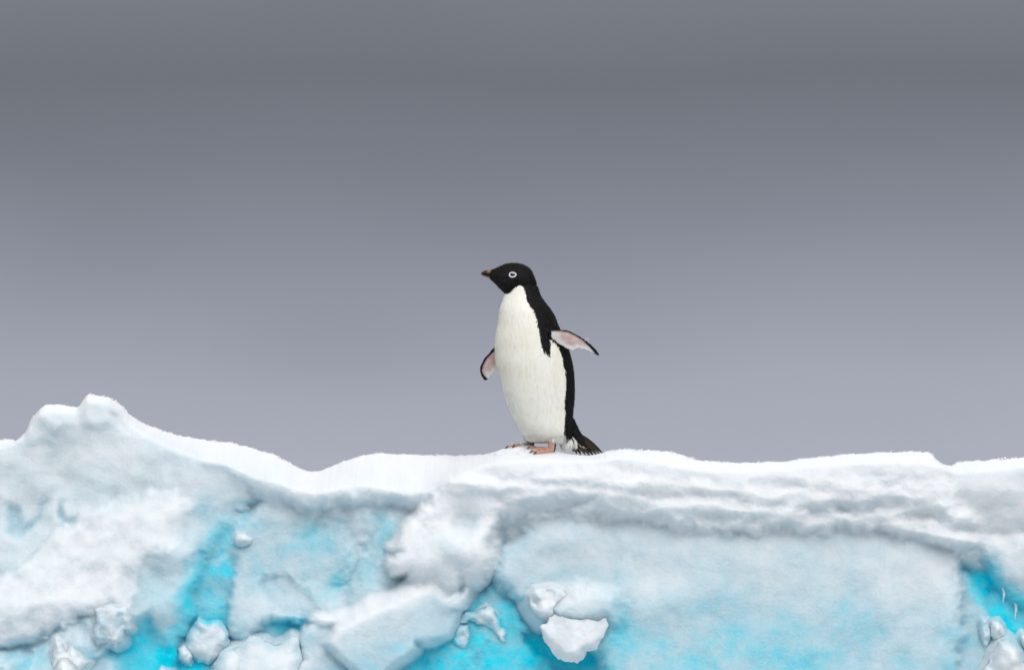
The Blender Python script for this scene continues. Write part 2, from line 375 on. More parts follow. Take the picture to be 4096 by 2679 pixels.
# lower cyan shelf in the middle
PQ = [(1480, 3700), (1530, 2700), (1600, 2640), (1680, 2575), (1740, 2520), (1790, 2440), (1880, 2400), (1960, 2340), (2010, 2360), (2075, 2430), (2110, 2510), (2090, 2560), (2130, 2600), (2190, 2635), (2240, 2690), (2260, 3700)]
hQ = -.035 + .05 * (Y - 2400) / 300 + .6 * cauli
h, d = shape(PQ, hQ, 30, .03)
b = .66 + .25 * fbm(X, Y, 80, 4, 24) + .12 * sstep(2450, 2650, Y) - .2 * blob(1950, 2400, 60, 50)
layers.append(['ice_shelf', h, b])

# --- snow ridge falling to the left front of the cap, and its broken arm
PI = [(1835, 1890), (2120, 1880), (2080, 2062), (2000, 2075), (1965, 2110), (1962, 2200), (1960, 2240), (1945, 2300), (1900, 2345), (1860, 2420), (1800, 2450), (1700, 2420), (1640, 2350), (1630, 2290), (1575, 2290), (1562, 2240), (1600, 2200), (1572, 2180), (1600, 2150), (1625, 2100), (1680, 2040), (1730, 1975), (1790, 1915)]
hI = .045 - .065 * sstep(1930, 1850, Y) + .07 * sstep(1950, 2250, Y) + .8 * cauli * sstep(2020, 2130, Y) + .6 * roll + .05 * blob(1850, 2190, 110, 70) + .03 * blob(1690, 2250, 60, 50) - .035 * blob(1850, 2090, 70, 60) - topfall * .3
h, d = shape(PI, hI, 60, .07)
b = .02 + .05 * fbm(X, Y, 90, 3, 26) + .22 * blob(1870, 2090, 60, 50) + .15 * sstep(2290, 2420, Y) + .2 * blob(1770, 2180, 60, 30)
layers.append(['snow_ridge', h, b])
U = [(1200, 2470), (1245, 2452), (1300, 2440), (1400, 2420), (1470, 2372), (1560, 2356), (1640, 2300), (1700, 2262), (1900, 2200)]
R = [(1200, 2480), (1245, 2472), (1290, 2492), (1340, 2524), (1420, 2484), (1500, 2448), (1600, 2404), (1680, 2372), (1750, 2345), (1900, 2300)]
uy, ry = pl(X, U) + 6 * fbm(X, Y, 40, 3, 27), pl(X, R) + 8 * fbm(X, Y, 60, 3, 28)
tt = np.clip((Y - uy) / np.maximum(ry - uy, 6), 0, 1)
hH = -.02 + .16 * tt ** .8 + np.where(Y > ry, .05 * np.clip((Y - ry) / 220, 0, 1), 0) + .5 * roll + .35 * lump - .10 * sstep(1650, 1850, X)
PH = [(1240, 2452), (1300, 2436), (1400, 2416), (1470, 2368), (1560, 2352), (1640, 2296), (1720, 2270), (1830, 2330), (1850, 2420), (1835, 2480), (1800, 2540), (1740, 2560), (1672, 2560), (1665, 2592), (1610, 2630), (1540, 2690), (1480, 2740), (1440, 2690), (1390, 2650), (1345, 2610), (1302, 2560), (1318, 2540), (1340, 2525), (1335, 2500), (1290, 2480)]
h, d = shape(PH, hH, 26, .05, .5)
b = .0 + .17 * sstep(0, 60, Y - ry) + .14 * sstep(60, 180, Y - ry) + .06 * fbm(X, Y, 80, 3, 29) + .1 * blob(1750, 2420, 90, 60)
layers.append(['snow_arm', h, b])
PH2 = [(1225, 2500), (1260, 2478), (1330, 2490), (1330, 2550), (1350, 2620), (1420, 2700), (1420, 3700), (1060, 3700), (1130, 2740), (1212, 2640), (1196, 2570)]
h, d = shape(PH2, .06 + .4 * roll + .6 * lump + .02 * (Y - 2550) / 100, 30, .04)
b = .20 + .1 * fbm(X, Y, 80, 3, 30) + .35 * sstep(2620, 2700, Y) * sstep(1280, 1380, X)
layers.append(['ice_stub', h, b])

# --- right snow cap with wind ripples
low = pl(X, CAPLOW)
PN = [(1800, 1200), (3770, 1200), (3785, 1860), (3800, 1930), (3835, 2040), (3862, 2110), (3885, 2165), (3872, 2215), (3850, 2208)] + CAPLOW[-3::-1][:-2] + [(1880, 2010), (1800, 1960), (1790, 1920), (1830, 1880)]
tN = np.clip((Y - lipy) / np.maximum(low - lipy, 30), 0, 1)
rip = fbm(X + 1.1 * Y + 3 * wpx, (Y - .20 * X + 1.6 * wpy) * 2.7, 210, 3, 31, .45)
rip2 = np.abs(fbm(X * .5 + .4 * Y, (Y - .12 * X) * 1.6, 150, 2, 32, .35))
ridge = pl(X, [(1800, 1900), (2100, 1960), (2500, 1990), (2750, 2020), (2980, 2040), (3150, 2030), (3350, 1960), (3550, 1945), (3700, 1990), (3850, 2060)]) + 14 * fbm(X, Y, 110, 3, 33)
hN = .035 + .022 * np.sin(np.pi * np.clip(tN * .62, 0, 1)) + .020 * rip * (.35 + .65 * sstep(0, .3, tN)) - .045 * (rip2 - .2) * (.15 + .85 * sstep(.1, .5, tN)) + .028 * np.clip((Y - skyy) / np.maximum(ridge - skyy, 20), 0, 1) - .026 * sstep(-6, 70, Y - ridge) - .020 * np.clip((tN - .5) / .5, 0, 1) ** 1.6 - topfall
hN = hN + .35 * cauli * sstep(.35, .7, tN)
hN = hN + .045 * blob(3790, 2135, 120, 62) - .012 * blob(3560, 2040, 130, 40)
wN = np.maximum(sstep(1810, 2090, X), sstep(1860, 1940, Y)); hN = lipf * (1 - wN) + hN * wN
h, d = shape(PN, hN, 60, .022, 1.0, 1.6)
b = .0 + .05 * np.clip(tN - .4, 0, 1) + .06 * sstep(.1, -.3, rip) * sstep(.3, .8, tN)
layers.append(['snow_cap', h, b])

# --- right end
PO = [(3740, 1200), (4700, 1200), (4700, 3700), (4420, 2800), (4200, 2560), (4100, 2450), (4045, 2400), (4005, 2350), (3955, 2265), (3905, 2195), (3860, 2140), (3840, 2050), (3760, 1860)]
hO = pl(Y + 22 * fbm(X, Y, 160, 3, 43), [(1830, -.02), (1960, .0), (2080, -.02), (2130, -.05), (2185, -.005), (2300, .01), (2500, -.02), (3600, -.02)]) + .6 * roll + .3 * lump - topfall - .05 * sstep(3960, 3870, X) * (Y > 2100)
h, d = shape(PO, hO, 50, .06, .7)
b = .06 + .22 * sstep(2180, 2400, Y) + .06 * fbm(X, Y, 120, 3, 34) + .5 * sstep(80, 5, d) * sstep(2120, 2220, Y) - .08 * top_t
layers.append(['ice_block', h, b])
PW = [(3838, 2262), (3868, 2290), (3902, 2345), (3935, 2400), (3965, 2462), (3990, 2520), (3990, 3700), (3780, 3700), (3800, 2400)]
h, d = shape(PW, -.03 + .05 * (Y - 2400) / 300 + .4 * lump, 22, .03, .5)
b = .38 + .12 * fbm(X, Y, 60, 3, 35) + .25 * sstep(60, 0, d) * (Y < 2480) - .15 * sstep(2520, 2620, Y)
layers.append(['ice_wedge', h, b])

SEPARATE = ()
body = [l for l in layers if l[0] not in SEPARATE]
Hb = np.stack([l[1] for l in body]); Bb = np.stack([np.clip(l[2], 0, 1) for l in body])
Hb[:, NF:] += np.interp(extra, [2800, 2940, 3040, 3160, 3300, 3450, 3600], [0, .04, .14, .38, .75, 1.15, 1.5])[None, :, None]  # unseen pale foot below the frame, added to bounce light up the face
Bb[:, NF:] = .06
mx = Hb.max(0); K1 = .015 + .005 * fbm(X, Y, 300, 2, 41); K2 = .016
hb = mx + K1 * np.log(np.exp((Hb - mx) / K1).sum(0))
wgt = np.exp((Hb - mx) / K2); wgt /= wgt.sum(0)
bb_ = (wgt * Bb).sum(0)
# bluer ice down the face, base colour standing in for light passing through
blue = sstep(2080, 2680, Y) * (.75 + .5 * fbm(X, Y, 240, 3, 44)); snowy = np.zeros(X.shape)
for q_, l in enumerate(body):
    if l[0] in ('snow_slab', 'snow_lip', 'snow_cap', 'snow_ridge'): snowy += wgt[q_]
snowy = np.maximum(snowy * .75, sstep(.10, .0, bb_) * .9)
bb_ = bb_ + .20 * blue * (1 - snowy) * sstep(1.0, .5, bb_)
hb = np.concatenate([.25 * hb[:NF] + .75 * blur(hb[:NF], 2.6), hb[NF:]]); bb_ = blur(bb_, 2.0)
layers = [['iceberg', hb, bb_]] + [[l[0], np.concatenate([.2 * l[1][:NF] + .8 * blur(l[1][:NF], 1.6), l[1][NF:]]), l[2]] for l in layers if l[0] in SEPARATE]
H = np.stack([l[1] for l in layers]); TOP = H.max(0); OWN = H.argmax(0)
# ------------------------------------------------------------------ loose and hanging pieces of ice: where they sit
def surf(px, py):
    """relief of the berg (metres towards the viewer) at a photograph pixel"""
    j = int(np.clip(round((px - cols[0]) / DX), 0, NC - 1)); i = int(np.argmin(np.abs(Y[:, j] - py)))
    return TOP[i, j]

PIECES = []
def piece(*a, ped=1.0, **k_):
    """remember the piece and grow the berg up to meet it, so that it is bedded in"""
    PIECES.append((a, k_))
    if ped:
        name, outline, front, back, bulge = a[:5]
        d = sd_poly(X, Y, outline)
        near_ = d > -60
        pedh = front - .88 * bulge - (1 - ped) * .04 + np.minimum(d, 0) * 3.0 / S - np.maximum(d - 6, 0) * 1.5 / S
        hb_ = layers[0][1]
        kx = .006; m_ = np.maximum(hb_, pedh)
        layers[0][1] = np.where(near_, m_ + kx * np.log(np.exp((hb_ - m_) / kx) + np.exp((pedh - m_) / kx)), hb_)
        w_ = sstep(-.004, .004, pedh - hb_) * near_
        layers[0][2] = layers[0][2] * (1 - w_ * .5) + a[5] * w_ * .5
piece('ice_chunk', [(2190, 2480), (2225, 2445), (2270, 2415), (2330, 2400), (2390, 2408), (2425, 2440), (2430, 2500), (2405, 2560), (2385, 2592), (2350, 2602), (2325, 2642), (2300, 2652), (2285, 2638), (2240, 2640), (2215, 2625), (2195, 2585), (2165, 2545), (2155, 2500), (2180, 2485)],
          surf(2320, 2425) + .015, -.03, .055, .07, 'white snowy ice chunk hanging over a deep turquoise hollow', 'ice chunk', ped=0, bed=False, edge=95, jag=5, seed=51, lean=.55, tilt=-.06, rough=.006)
piece('ice_chunk', [(2112, 2376), (2140, 2350), (2200, 2343), (2250, 2352), (2275, 2385), (2250, 2430), (2225, 2462), (2195, 2484), (2165, 2478), (2135, 2450), (2115, 2412)],
          surf(2215, 2400) + .022, -.04, .045, .09, 'white snowy knob beside the top of the hanging ice chunk', 'ice chunk', jag=5, seed=66, lean=.30, tilt=.1, rough=.010)
piece('ice_chunk', [(738, 2540), (770, 2500), (795, 2462), (830, 2480), (870, 2475), (905, 2500), (925, 2550), (915, 2600), (880, 2640), (830, 2660), (790, 2650), (760, 2620), (735, 2590)],
          .02, -.12, .07, .20, 'round pale blue ice boulder wedged at the foot of a blue crevice', 'ice chunk', ped=.4, seed=52, rough=.009)
piece('ice_chunk', [(712, 2590), (735, 2575), (768, 2600), (775, 2625), (762, 2655), (745, 2650), (715, 2630)],
          .02, -.05, .04, .22, 'small ice lump pressed against the lower left of a round ice boulder', 'ice chunk', seed=53)
piece('ice_mound', [(845, 2720), (862, 2650), (890, 2600), (930, 2580), (985, 2560), (1000, 2545), (1060, 2552), (1090, 2575), (1140, 2560), (1170, 2536), (1206, 2548), (1198, 2585), (1226, 2622), (1212, 2680), (1250, 2760), (1100, 2800), (900, 2790)],
          .10, -.1, .10, .12, 'broad white snow-covered ice mound below a cyan hollow', 'ice mound', seed=54, lean=.35, rough=.010)
piece('ice_lump', [(215, 2660), (222, 2590), (238, 2552), (262, 2565), (280, 2600), (300, 2585), (330, 2600), (365, 2640), (340, 2680), (300, 2720), (230, 2720)],
          surf(270, 2620) + .045, 0, .05, .10, 'pointed pair of white ice knobs on the lower left ledge', 'ice lump', seed=55)
piece('ice_lump', [(250, 2650), (265, 2632), (285, 2635), (312, 2660), (330, 2690), (320, 2740), (240, 2740), (235, 2690)],
          surf(270, 2660) + .08, .02, .06, .06, 'low rounded snow knob in front of the pointed ice knobs', 'ice lump', seed=56)
piece('ice_lump', [(620, 2720), (630, 2680), (650, 2660), (680, 2675), (700, 2720), (690, 2760), (630, 2760)],
          surf(660, 2680) + .05, 0, .05, .12, 'small white bump rising beside the turquoise pool of ice', 'ice lump', seed=57)
piece('ice_crust', [(1785, 2460), (1810, 2443), (1850, 2452), (1895, 2445), (1920, 2425), (1945, 2415), (1985, 2440), (2005, 2470), (2008, 2505), (2030, 2530), (2026, 2562), (2000, 2570), (1985, 2545), (1960, 2515), (1930, 2500), (1890, 2485), (1850, 2490), (1800, 2490)],
          surf(1900, 2470) + .03, -.06, .03, .24, 'knobbly crust of pale clear ice curling over turquoise ice', 'ice crust', ped=.8, seed=58, jag=7, icevar=.3)
piece('ice_crust', [(1800, 2530), (1830, 2490), (1870, 2500), (1880, 2540), (1870, 2590), (1840, 2600), (1810, 2580)], surf(1840, 2550) + .015, -.06, .02, .4, 'small pale ice flake below the knobbly ice crust', 'ice crust', seed=59, jag=5, icevar=.3)
piece('snow_lump', [(3945, 2640), (3960, 2600), (3990, 2560), (4020, 2548), (4050, 2570), (4078, 2600), (4090, 2640), (4150, 2620), (4200, 2700), (4150, 2800), (3950, 2800), (3900, 2760), (3915, 2690)],
          .14, -.05, .10, .03, 'large white snow lump at the foot of the diagonal blue crack', 'snow lump', seed=60, rough=.014)
piece('snow_lump', [(3960, 2500), (3965, 2480), (3990, 2478), (4010, 2500), (4022, 2540), (4005, 2560), (3975, 2560), (3955, 2540)],
          .04, -.08, .05, .10, 'medium snow lump resting on the big white lump beside the crack', 'snow lump', seed=61)
piece('ice_lump', [(3912, 2480), (3925, 2466), (3950, 2470), (3955, 2500), (3965, 2540), (3950, 2580), (3930, 2590), (3918, 2550)],
          .03, -.08, .04, .22, 'glassy pitted ice lump left of the snow lumps', 'ice lump', seed=62, icevar=.4, jag=4)
piece('snow_lump', [(4072, 2545), (4085, 2530), (4110, 2540), (4130, 2580), (4110, 2600), (4088, 2590)],
          .05, -.12, .05, .12, 'small snow lump lodged on the far side of the blue crack', 'snow lump', seed=63)
piece('ice_block', [(392, 2428), (450, 2420), (522, 2422), (532, 2470), (536, 2508), (505, 2520), (500, 2560), (470, 2580), (440, 2560), (400, 2570), (380, 2540), (395, 2490)],
          surf(460, 2500) + .03, 0, .04, .26, 'crumbling translucent ice block under the edge of the white slab', 'ice block', seed=64, icevar=.25, jag=6, edge=18)
piece('ice_lump', [(934, 2150), (945, 2130), (975, 2128), (1010, 2150), (1005, 2175), (970, 2190), (945, 2185), (935, 2170)],
          -.03, -.15, .05, .2, 'small round snow knob above the blue crevice', 'ice lump', seed=65)
TOP = layers[0][1]
def ice_piece(name, outline, front, back, bulge, ice, label, cat, group=None, jag=5.0, seed=1.0, lean=0.0, rough=.006, icevar=.1, edge=None, tilt=0.0, bed=True):
    """closed lump with the given outline; front / back give its place in depth"""
    P = np.array(outline, float); st = 2.4
    x0, y0 = P.min(0) - 14; x1, y1 = P.max(0) + 14
    gx, gy = np.meshgrid(np.arange(x0, x1, st), np.arange(y0, y1, st))
    jag = jag * min(1.0, max(P.max(0) - P.min(0)) / 220)
    ux = gx + jag * (1.6 * fbm(gx, gy, 45, 3, seed)); uy = gy + jag * (1.6 * fbm(gx, gy, 45, 3, seed + 5))
    d = sd_poly(ux, uy, outline)
    size = np.sqrt(max((d > 0).sum(), 1)) * st
    r = edge or size * .42
    inside = d > 0
    ds_ = blur(np.maximum(d, 0), size * .035 / st + .6)
    e = np.clip(ds_ / r, 0, 1)
    h = front - bulge + bulge * np.sqrt(np.maximum(1 - (1 - e) ** 2, 0))
    cy = P[:, 1].mean()
    amt = np.clip(d / 16, 0, 1)
    h = h + (lean * (gy - cy) + tilt * (gx - P[:, 0].mean())) / S * sstep(0, .5, e)
    h = h + amt * rough * (2.2 * fbm(gx, gy, size * .5, 2, seed + 2, .4) + 4.0 * (domes(gx + 12 * fbm(gx, gy, 40, 2, seed + 6), gy + 12 * fbm(gx, gy, 40, 2, seed + 7), size * .33, seed) - .8)) 
    h = blur(h, 1.8) + .0007 * fbm(gx, gy, 9, 2, seed + 3) + .0012 * fbm(gx, gy, 26, 2, seed + 4)
    ny, nx = gx.shape; idx = np.arange(ny * nx).reshape(ny, nx)
    fm = inside[:-1, :-1] & inside[1:, :-1] & inside[:-1, 1:] & inside[1:, 1:]
    a, b_ = np.nonzero(fm)
    F1 = np.stack([idx[a, b_], idx[a + 1, b_], idx[a + 1, b_ + 1], idx[a, b_ + 1]], 1)
    hb_ = back + (front - bulge - back) * (1 - np.clip(d / (size * .3), 0, 1)) ** 2      # rounded rear side
    hb_ = np.minimum(hb_, h - .004)
    V1 = np.stack([wx(gx), -h, wz(gy)], 2).reshape(-1, 3); V2 = np.stack([wx(gx), -hb_, wz(gy)], 2).reshape(-1, 3)
    nV = len(V1); F2 = F1[:, ::-1] + nV
    # rim: boundary edges of the front sheet joined to the rear sheet
    E = np.concatenate([F1[:, [0, 1]], F1[:, [1, 2]], F1[:, [2, 3]], F1[:, [3, 0]]])
    key = np.sort(E, 1); _, inv, cnt = np.unique(key[:, 0] * 10 ** 7 + key[:, 1], return_inverse=True, return_counts=True)
    B = E[cnt[inv] == 1]
    F3 = np.stack([B[:, 1], B[:, 0], B[:, 0] + nV, B[:, 1] + nV], 1)
    F = np.concatenate([F1, F2, F3]); used, inv = np.unique(F, return_inverse=True)
    V = np.concatenate([V1, V2])[used]
    own = np.clip(ice + icevar * fbm(gx, gy, 60, 3, seed + 8), 0, 1)
    if bed:
        jj = np.clip(np.round((gx - cols[0]) / DX).astype(int), 0, NC - 1)
        ii = np.clip(np.round((gy - sky[jj]) / (BOT - sky[jj]) * (NF - 1)).astype(int), 0, NF - 1)
        wb = sstep(0, .16 * size, d); own = own * wb + np.clip(layers[0][2][ii, jj], 0, 1) * (1 - wb)
    ic = np.tile(own.ravel(), 2)[used]
    base = np.array([V[:, 0].mean(), V[:, 1].mean(), V[:, 2].min()])
    o = mesh_obj(name, V - base, inv.reshape(F.shape), LOOSE_ICE, None, {'ice': ic}); o.location = base
    return tag(o, label, cat, group)

# keep the crest owned by one layer per column so that the plateau joins it
T_pl = np.array([.0, .012, .025, .04, .055, .07, .085, .10, .115, .13, .15, .17, .19, .21, .23, .26, .30, .36, .44, .55, .7, .9, 1.15])
slope_back = pl(cols, [(-500, .30), (500, .35), (1100, .2), (1500, .05), (1900, .02), (2450, .03), (2800, .08), (4600, .1)])
H0 = TOP[0]
Hs = np.convolve(np.pad(H0, 10, mode='edge'), np.ones(21) / 21, 'valid')
PLX = np.repeat(cols[None, :], len(T_pl), 0); PLT = np.repeat(T_pl[:, None], NC, 1)
PLY = -(H0[None, :] * np.exp(-PLT / .03) + Hs[None, :] * (1 - np.exp(-PLT / .03))) + PLT
sky_s = np.convolve(np.pad(sky, 15, mode='edge'), np.ones(31) / 31, 'valid')
def ground(px, y, crest_px, t):
    """height of the trodden snow on top"""
    z = wz(crest_px)
    z = z + .030 * np.exp(-((px - 2085) / 105) ** 2 - ((y - .17) / .075) ** 2) * sstep(0, .05, t)
    z = z + .012 * np.exp(-((px - 2190) / 70) ** 2 - ((y - .10) / .06) ** 2) * sstep(0, .04, t)
    z = z + .016 * np.exp(-((px - 2172) / 44) ** 2 - ((y - .042) / .020) ** 2) * sstep(0, .02, t)
    return z
PLZ = ground(PLX, PLY, sky[None, :] * np.exp(-PLT / .02) + sky_s[None, :] * (1 - np.exp(-PLT / .02)), PLT) - slope_back[None, :] * np.maximum(PLT - .30 * np.exp(-((PLX - 2150) / 500) ** 2), 0) \
    + .004 * fbm(PLX, PLY * S, 60, 3, 36) * sstep(0, .05, PLT)
n_pl = len(T_pl) - 1
berg = None

def ext(a):        # plateau rows (back to front) + front rows
    return np.concatenate([np.repeat(a[:1], n_pl, 0), a], 0)
GX = ext(X); OWN_E = ext(OWN); TOP_E = ext(TOP)
PART_LABEL = {'snow_cap': 'thick wind-rippled snow cap'}
for li, (name, h, b) in enumerate(layers):
    hE = ext(h)
    gx = wx(GX)
    gy = -(hE + ext(fine))
    gz = wz(np.concatenate([np.repeat(Y[:1], n_pl, 0), Y], 0))
    gy[:n_pl] = PLY[1:][::-1]; gz[:n_pl] = PLZ[1:][::-1]
    keep = (hE > TOP_E - .035)
    keep[:n_pl] = (OWN_E[:n_pl] == li)
    if name == 'iceberg': keep[n_pl:] = hE[n_pl:] > TOP_E[n_pl:] - .09
    # dilate
    kd = keep.copy()
    for _ in range(2):
        kd[1:] |= kd[:-1].copy(); kd[:-1] |= kd[1:].copy(); kd[:, 1:] |= kd[:, :-1].copy(); kd[:, :-1] |= kd[:, 1:].copy()
    kd[:n_pl - 2] = keep[:n_pl - 2]; kd[:n_pl, 1:] |= kd[:n_pl, :-1].copy()
    nr, nc = kd.shape
    fm = kd[:-1, :-1] & kd[1:, :-1] & kd[:-1, 1:] & kd[1:, 1:]
    ii, jj = np.nonzero(fm)
    idx = np.arange(nr * nc).reshape(nr, nc)
    F = np.stack([idx[ii, jj], idx[ii + 1, jj], idx[ii + 1, jj + 1], idx[ii, jj + 1]], 1)
    used, inv = np.unique(F, return_inverse=True)
    F = inv.reshape(F.shape)
    V = np.stack([gx.ravel()[used], gy.ravel()[used], gz.ravel()[used]], 1)
    bb = ext(b); bb[:n_pl] = 0.0
    o = mesh_obj(name, V - np.array([0, .4, SEA_Z]), F, ICE, berg, {'ice': np.clip(bb.ravel()[used], 0, 1)})
    if name in PART_LABEL: o['label'] = PART_LABEL[name]
    else:
        berg = o; o.location = (0, .4, SEA_Z)
        tag(o, 'white and turquoise iceberg with snow on top and broken icy face', 'iceberg', kind='structure')
    print('LAYER', name, len(F))
# back and flanks of the berg, down to the water
bx = np.concatenate([cols[::12], cols[-1:]]); top_i = np.concatenate([np.arange(NC)[::12], [NC - 1]])
rows = []
for q, dz in enumerate([0, .12, .35, .7, 1.1, 1.8]):
    zt = PLZ[-1][top_i]; yt = PLY[-1][top_i]
    zz = zt + (SEA_Z - .3 - zt) * (dz / 1.8)
    rows.append(np.stack([wx(bx), yt + .25 * math.sin(dz * 2) + .12 * fbm(bx, bx * 0 + dz * 300, 300, 3, 40), zz], 1))
V = np.concatenate(rows); n = len(bx)
F = np.array([[r * n + i, r * n + i + 1, (r + 1) * n + i + 1, (r + 1) * n + i] for r in range(5) for i in range(n - 1)])
mesh_obj('ice_back', V - np.array([0, .4, SEA_Z]), F, ICE, berg, {'ice': np.full(len(V), .2)})

# ------------------------------------------------------------------ loose and hanging pieces of ice
for a_, k_ in PIECES:
    ice_piece(*a_, **k_)
def icicle(px, py0, py1, w, h, label):
    V, F = [], []; n, m = 12, 10
    for i in range(m + 1):
        t = i / m; r = w / S * (1 - t) ** .8 * (1 + .15 * math.sin(t * 17)) + .0004
        for q in range(n):
            a = 2 * math.pi * q / n
            V.append((r * math.cos(a) + .002 * math.sin(t * 5), r * math.sin(a), -(py1 - py0) / S * t))
    for i in range(m):
        for q in range(n): F.append((i * n + q, (i + 1) * n + q, (i + 1) * n + (q + 1) % n, i * n + (q + 1) % n))
    F.append(tuple(range(n))); F.append(tuple(range(m * n + n - 1, m * n - 1, -1)))
    o = mesh_obj('icicle', V, F, LOOSE_ICE, None, {'ice': np.full(len(V), .10)}); o.location = (wx(px), -h, wz(py0)); return tag(o, label, 'icicle', 'icicles beside the blue crack')
icicle(4016, 2350, 2412, 7, surf(4020, 2345) - .02, 'short clear icicle hanging by the upper part of the blue crack')
icicle(4064, 2405, 2478, 7, surf(4070, 2390) - .03, 'longer clear icicle hanging lower beside the blue crack')

# snow crystals and crumbs along the crest and strewn on the snow
def crumbs(name, pts, sizes, parent, origin):
    t = (1 + 5 ** .5) / 2
    oc = np.array([(1, 0, 0), (-1, 0, 0), (0, 1, 0), (0, -1, 0), (0, 0, 1), (0, 0, -1)], float)
    of = np.array([(0, 2, 4), (2, 1, 4), (1, 3, 4), (3, 0, 4), (2, 0, 5), (1, 2, 5), (3, 1, 5), (0, 3, 5)])
    n = len(pts); r = np.random.default_rng(3)
    J = r.uniform(.45, 1.25, (n, 6, 1)); Q = r.normal(size=(n, 3, 3)); Q = np.linalg.qr(Q)[0]
    V = np.einsum('nij,nkj->nki', Q, oc[None] * J) * sizes[:, None, None] + pts[:, None, :]
    F = (of[None] + (np.arange(n) * 6)[:, None, None]).reshape(-1, 3)
    o = mesh_obj(name, V.reshape(-1, 3) - origin, F, LOOSE_ICE, parent, {'ice': np.zeros(n * 6)}, smooth=False)
    return o
r = np.random.default_rng(5)
n = 5200
px = r.uniform(-300, 4400, n); jx = np.clip(((px - cols[0]) / DX).astype(int), 0, NC - 1)
dens = r.random(n) < np.where((px > 2400) & (px < 2800), 1.0, .6) * np.where((px > 1980) & (px < 2420), .3, 1)
px, jx = px[dens], jx[dens]; n = len(px)
tt_ = r.exponential(.03, n)
ps = np.stack([wx(px), -H0[jx] + np.minimum(tt_, .04), wz(sky[jx]) + r.uniform(-.001, .0025, n) - .1 * np.minimum(tt_, .04)], 1)
sz = np.clip(r.lognormal(math.log(.0021), .45, n), .0009, .0065)
org = np.array([0, .4, SEA_Z])
c_ = crumbs('snow_crystals', ps, sz, berg, org); tag(c_, 'fine frost crystals along the snow crest', kind='stuff')
# ==PENGUIN==
# ------------------------------------------------------------------ the penguin
YB = .135                        # how far behind the crest the bird stands
PS = 1 + YB / 24.0
def bx_(px): return wx(px) * PS
def bz_(py): return CAM_Z + (wz(py) - CAM_Z) * PS
def inv_px(x): return x / PS * S + 2048.0
def inv_py(z): return 1815.0 - ((z - CAM_Z) / PS + CAM_Z) * S
def gz(px, y):
    j = int(np.clip(round((px - cols[0]) / DX), 0, NC - 1))
    return float(np.interp(y, PLY[:, j], PLZ[:, j]))
def crom(P, m):
    P = np.array(P, float); n = len(P); t = np.linspace(0, n - 1, m)
    i = np.clip(t.astype(int), 0, n - 2); f = (t - i)[:, None]
    p0 = P[np.maximum(i - 1, 0)]; p1 = P[i]; p2 = P[i + 1]; p3 = P[np.minimum(i + 2, n - 1)]
    return .5 * (2 * p1 + (p2 - p0) * f + (2 * p0 - 5 * p1 + 4 * p2 - p3) * f ** 2 + (3 * p1 - p0 - 3 * p2 + p3) * f ** 3)
def tube_from_rings(rings):
    n = rings.shape[1]; V = rings.reshape(-1, 3); F = []
    for r in range(len(rings) - 1):
        for q in range(n): F.append((r * n + q, r * n + (q + 1) % n, (r + 1) * n + (q + 1) % n, (r + 1) * n + q))
    F.append(tuple(range(n))[::-1]); F.append(tuple(range((len(rings) - 1) * n, len(rings) * n)))
    return V, F
pieces = []
ang = np.linspace(0, 2 * np.pi, 72, endpoint=False)
TORSO = [(1128, 2045, 2140, 30), (1150, 2026, 2152, 50), (1180, 2017, 2163, 62), (1210, 2006, 2181, 77), (1235, 1998, 2201, 91), (1260, 1995, 2216, 102), (1300, 1990, 2233, 113), (1350, 1981, 2254, 122),
         (1400, 1980, 2275, 128), (1450, 1983, 2289, 132), (1500, 1997, 2296, 132), (1550, 2009, 2298, 130), (1600, 2023, 2297, 126), (1650, 2042, 2292, 120),
         (1700, 2063, 2290, 112), (1725, 2079, 2291, 104), (1742, 2092, 2287, 94), (1755, 2112, 2274, 74), (1763, 2142, 2252, 40)]
st_ = crom(TORSO, 150)
rings = np.stack([np.stack([bx_((l + r) / 2 + (r - l) / 2 * np.cos(ang)), YB + dh / S * np.sin(ang), np.full(72, bz_(y))], 1) for y, l, r, dh in st_])
pieces.append(tube_from_rings(rings))
HEAD = [(1958, 1081, 1114, 12), (1972, 1076, 1127, 20), (1985, 1071, 1139, 27), (2002, 1063, 1157, 36), (2023, 1055, 1176, 44), (2049, 1051, 1188, 50), (2081, 1054, 1195, 53), (2107, 1064, 1190, 49), (2125, 1081, 1180, 40), (2138, 1107, 1168, 27), (2146, 1130, 1155, 10)]
sh = crom(HEAD, 90)
rings = np.stack([np.stack([np.full(72, bx_(x)), YB + .004 + w / S * np.cos(ang), bz_((t + b_) / 2 + (b_ - t) / 2 * np.sin(ang))], 1) for x, t, b_, w in sh])
pieces.append(tube_from_rings(rings))
def capsule(p0, p1, r0, r1, n=20, m=10):
    p0, p1 = np.array(p0, float), np.array(p1, float); ax = p1 - p0; L = np.linalg.norm(ax); ax /= L
    u = np.cross(ax, (0, 0, 1.0) if abs(ax[2]) < .9 else (1.0, 0, 0)); u /= np.linalg.norm(u); v = np.cross(ax, u)
    a = np.linspace(0, 2 * np.pi, n, endpoint=False); rs = []
    for t in np.linspace(-math.pi / 2, 0, 6): rs.append((p0 + ax * r0 * math.sin(t), r0 * math.cos(t) + 1e-5))
    for t in np.linspace(0, 1, m)[1:-1]: rs.append((p0 + (p1 - p0) * t, r0 + (r1 - r0) * t))
    for t in np.linspace(0, math.pi / 2, 6): rs.append((p1 + ax * r1 * math.sin(t), r1 * math.cos(t) + 1e-5))
    return tube_from_rings(np.stack([c + r * (np.cos(a)[:, None] * u + np.sin(a)[:, None] * v) for c, r in rs]))
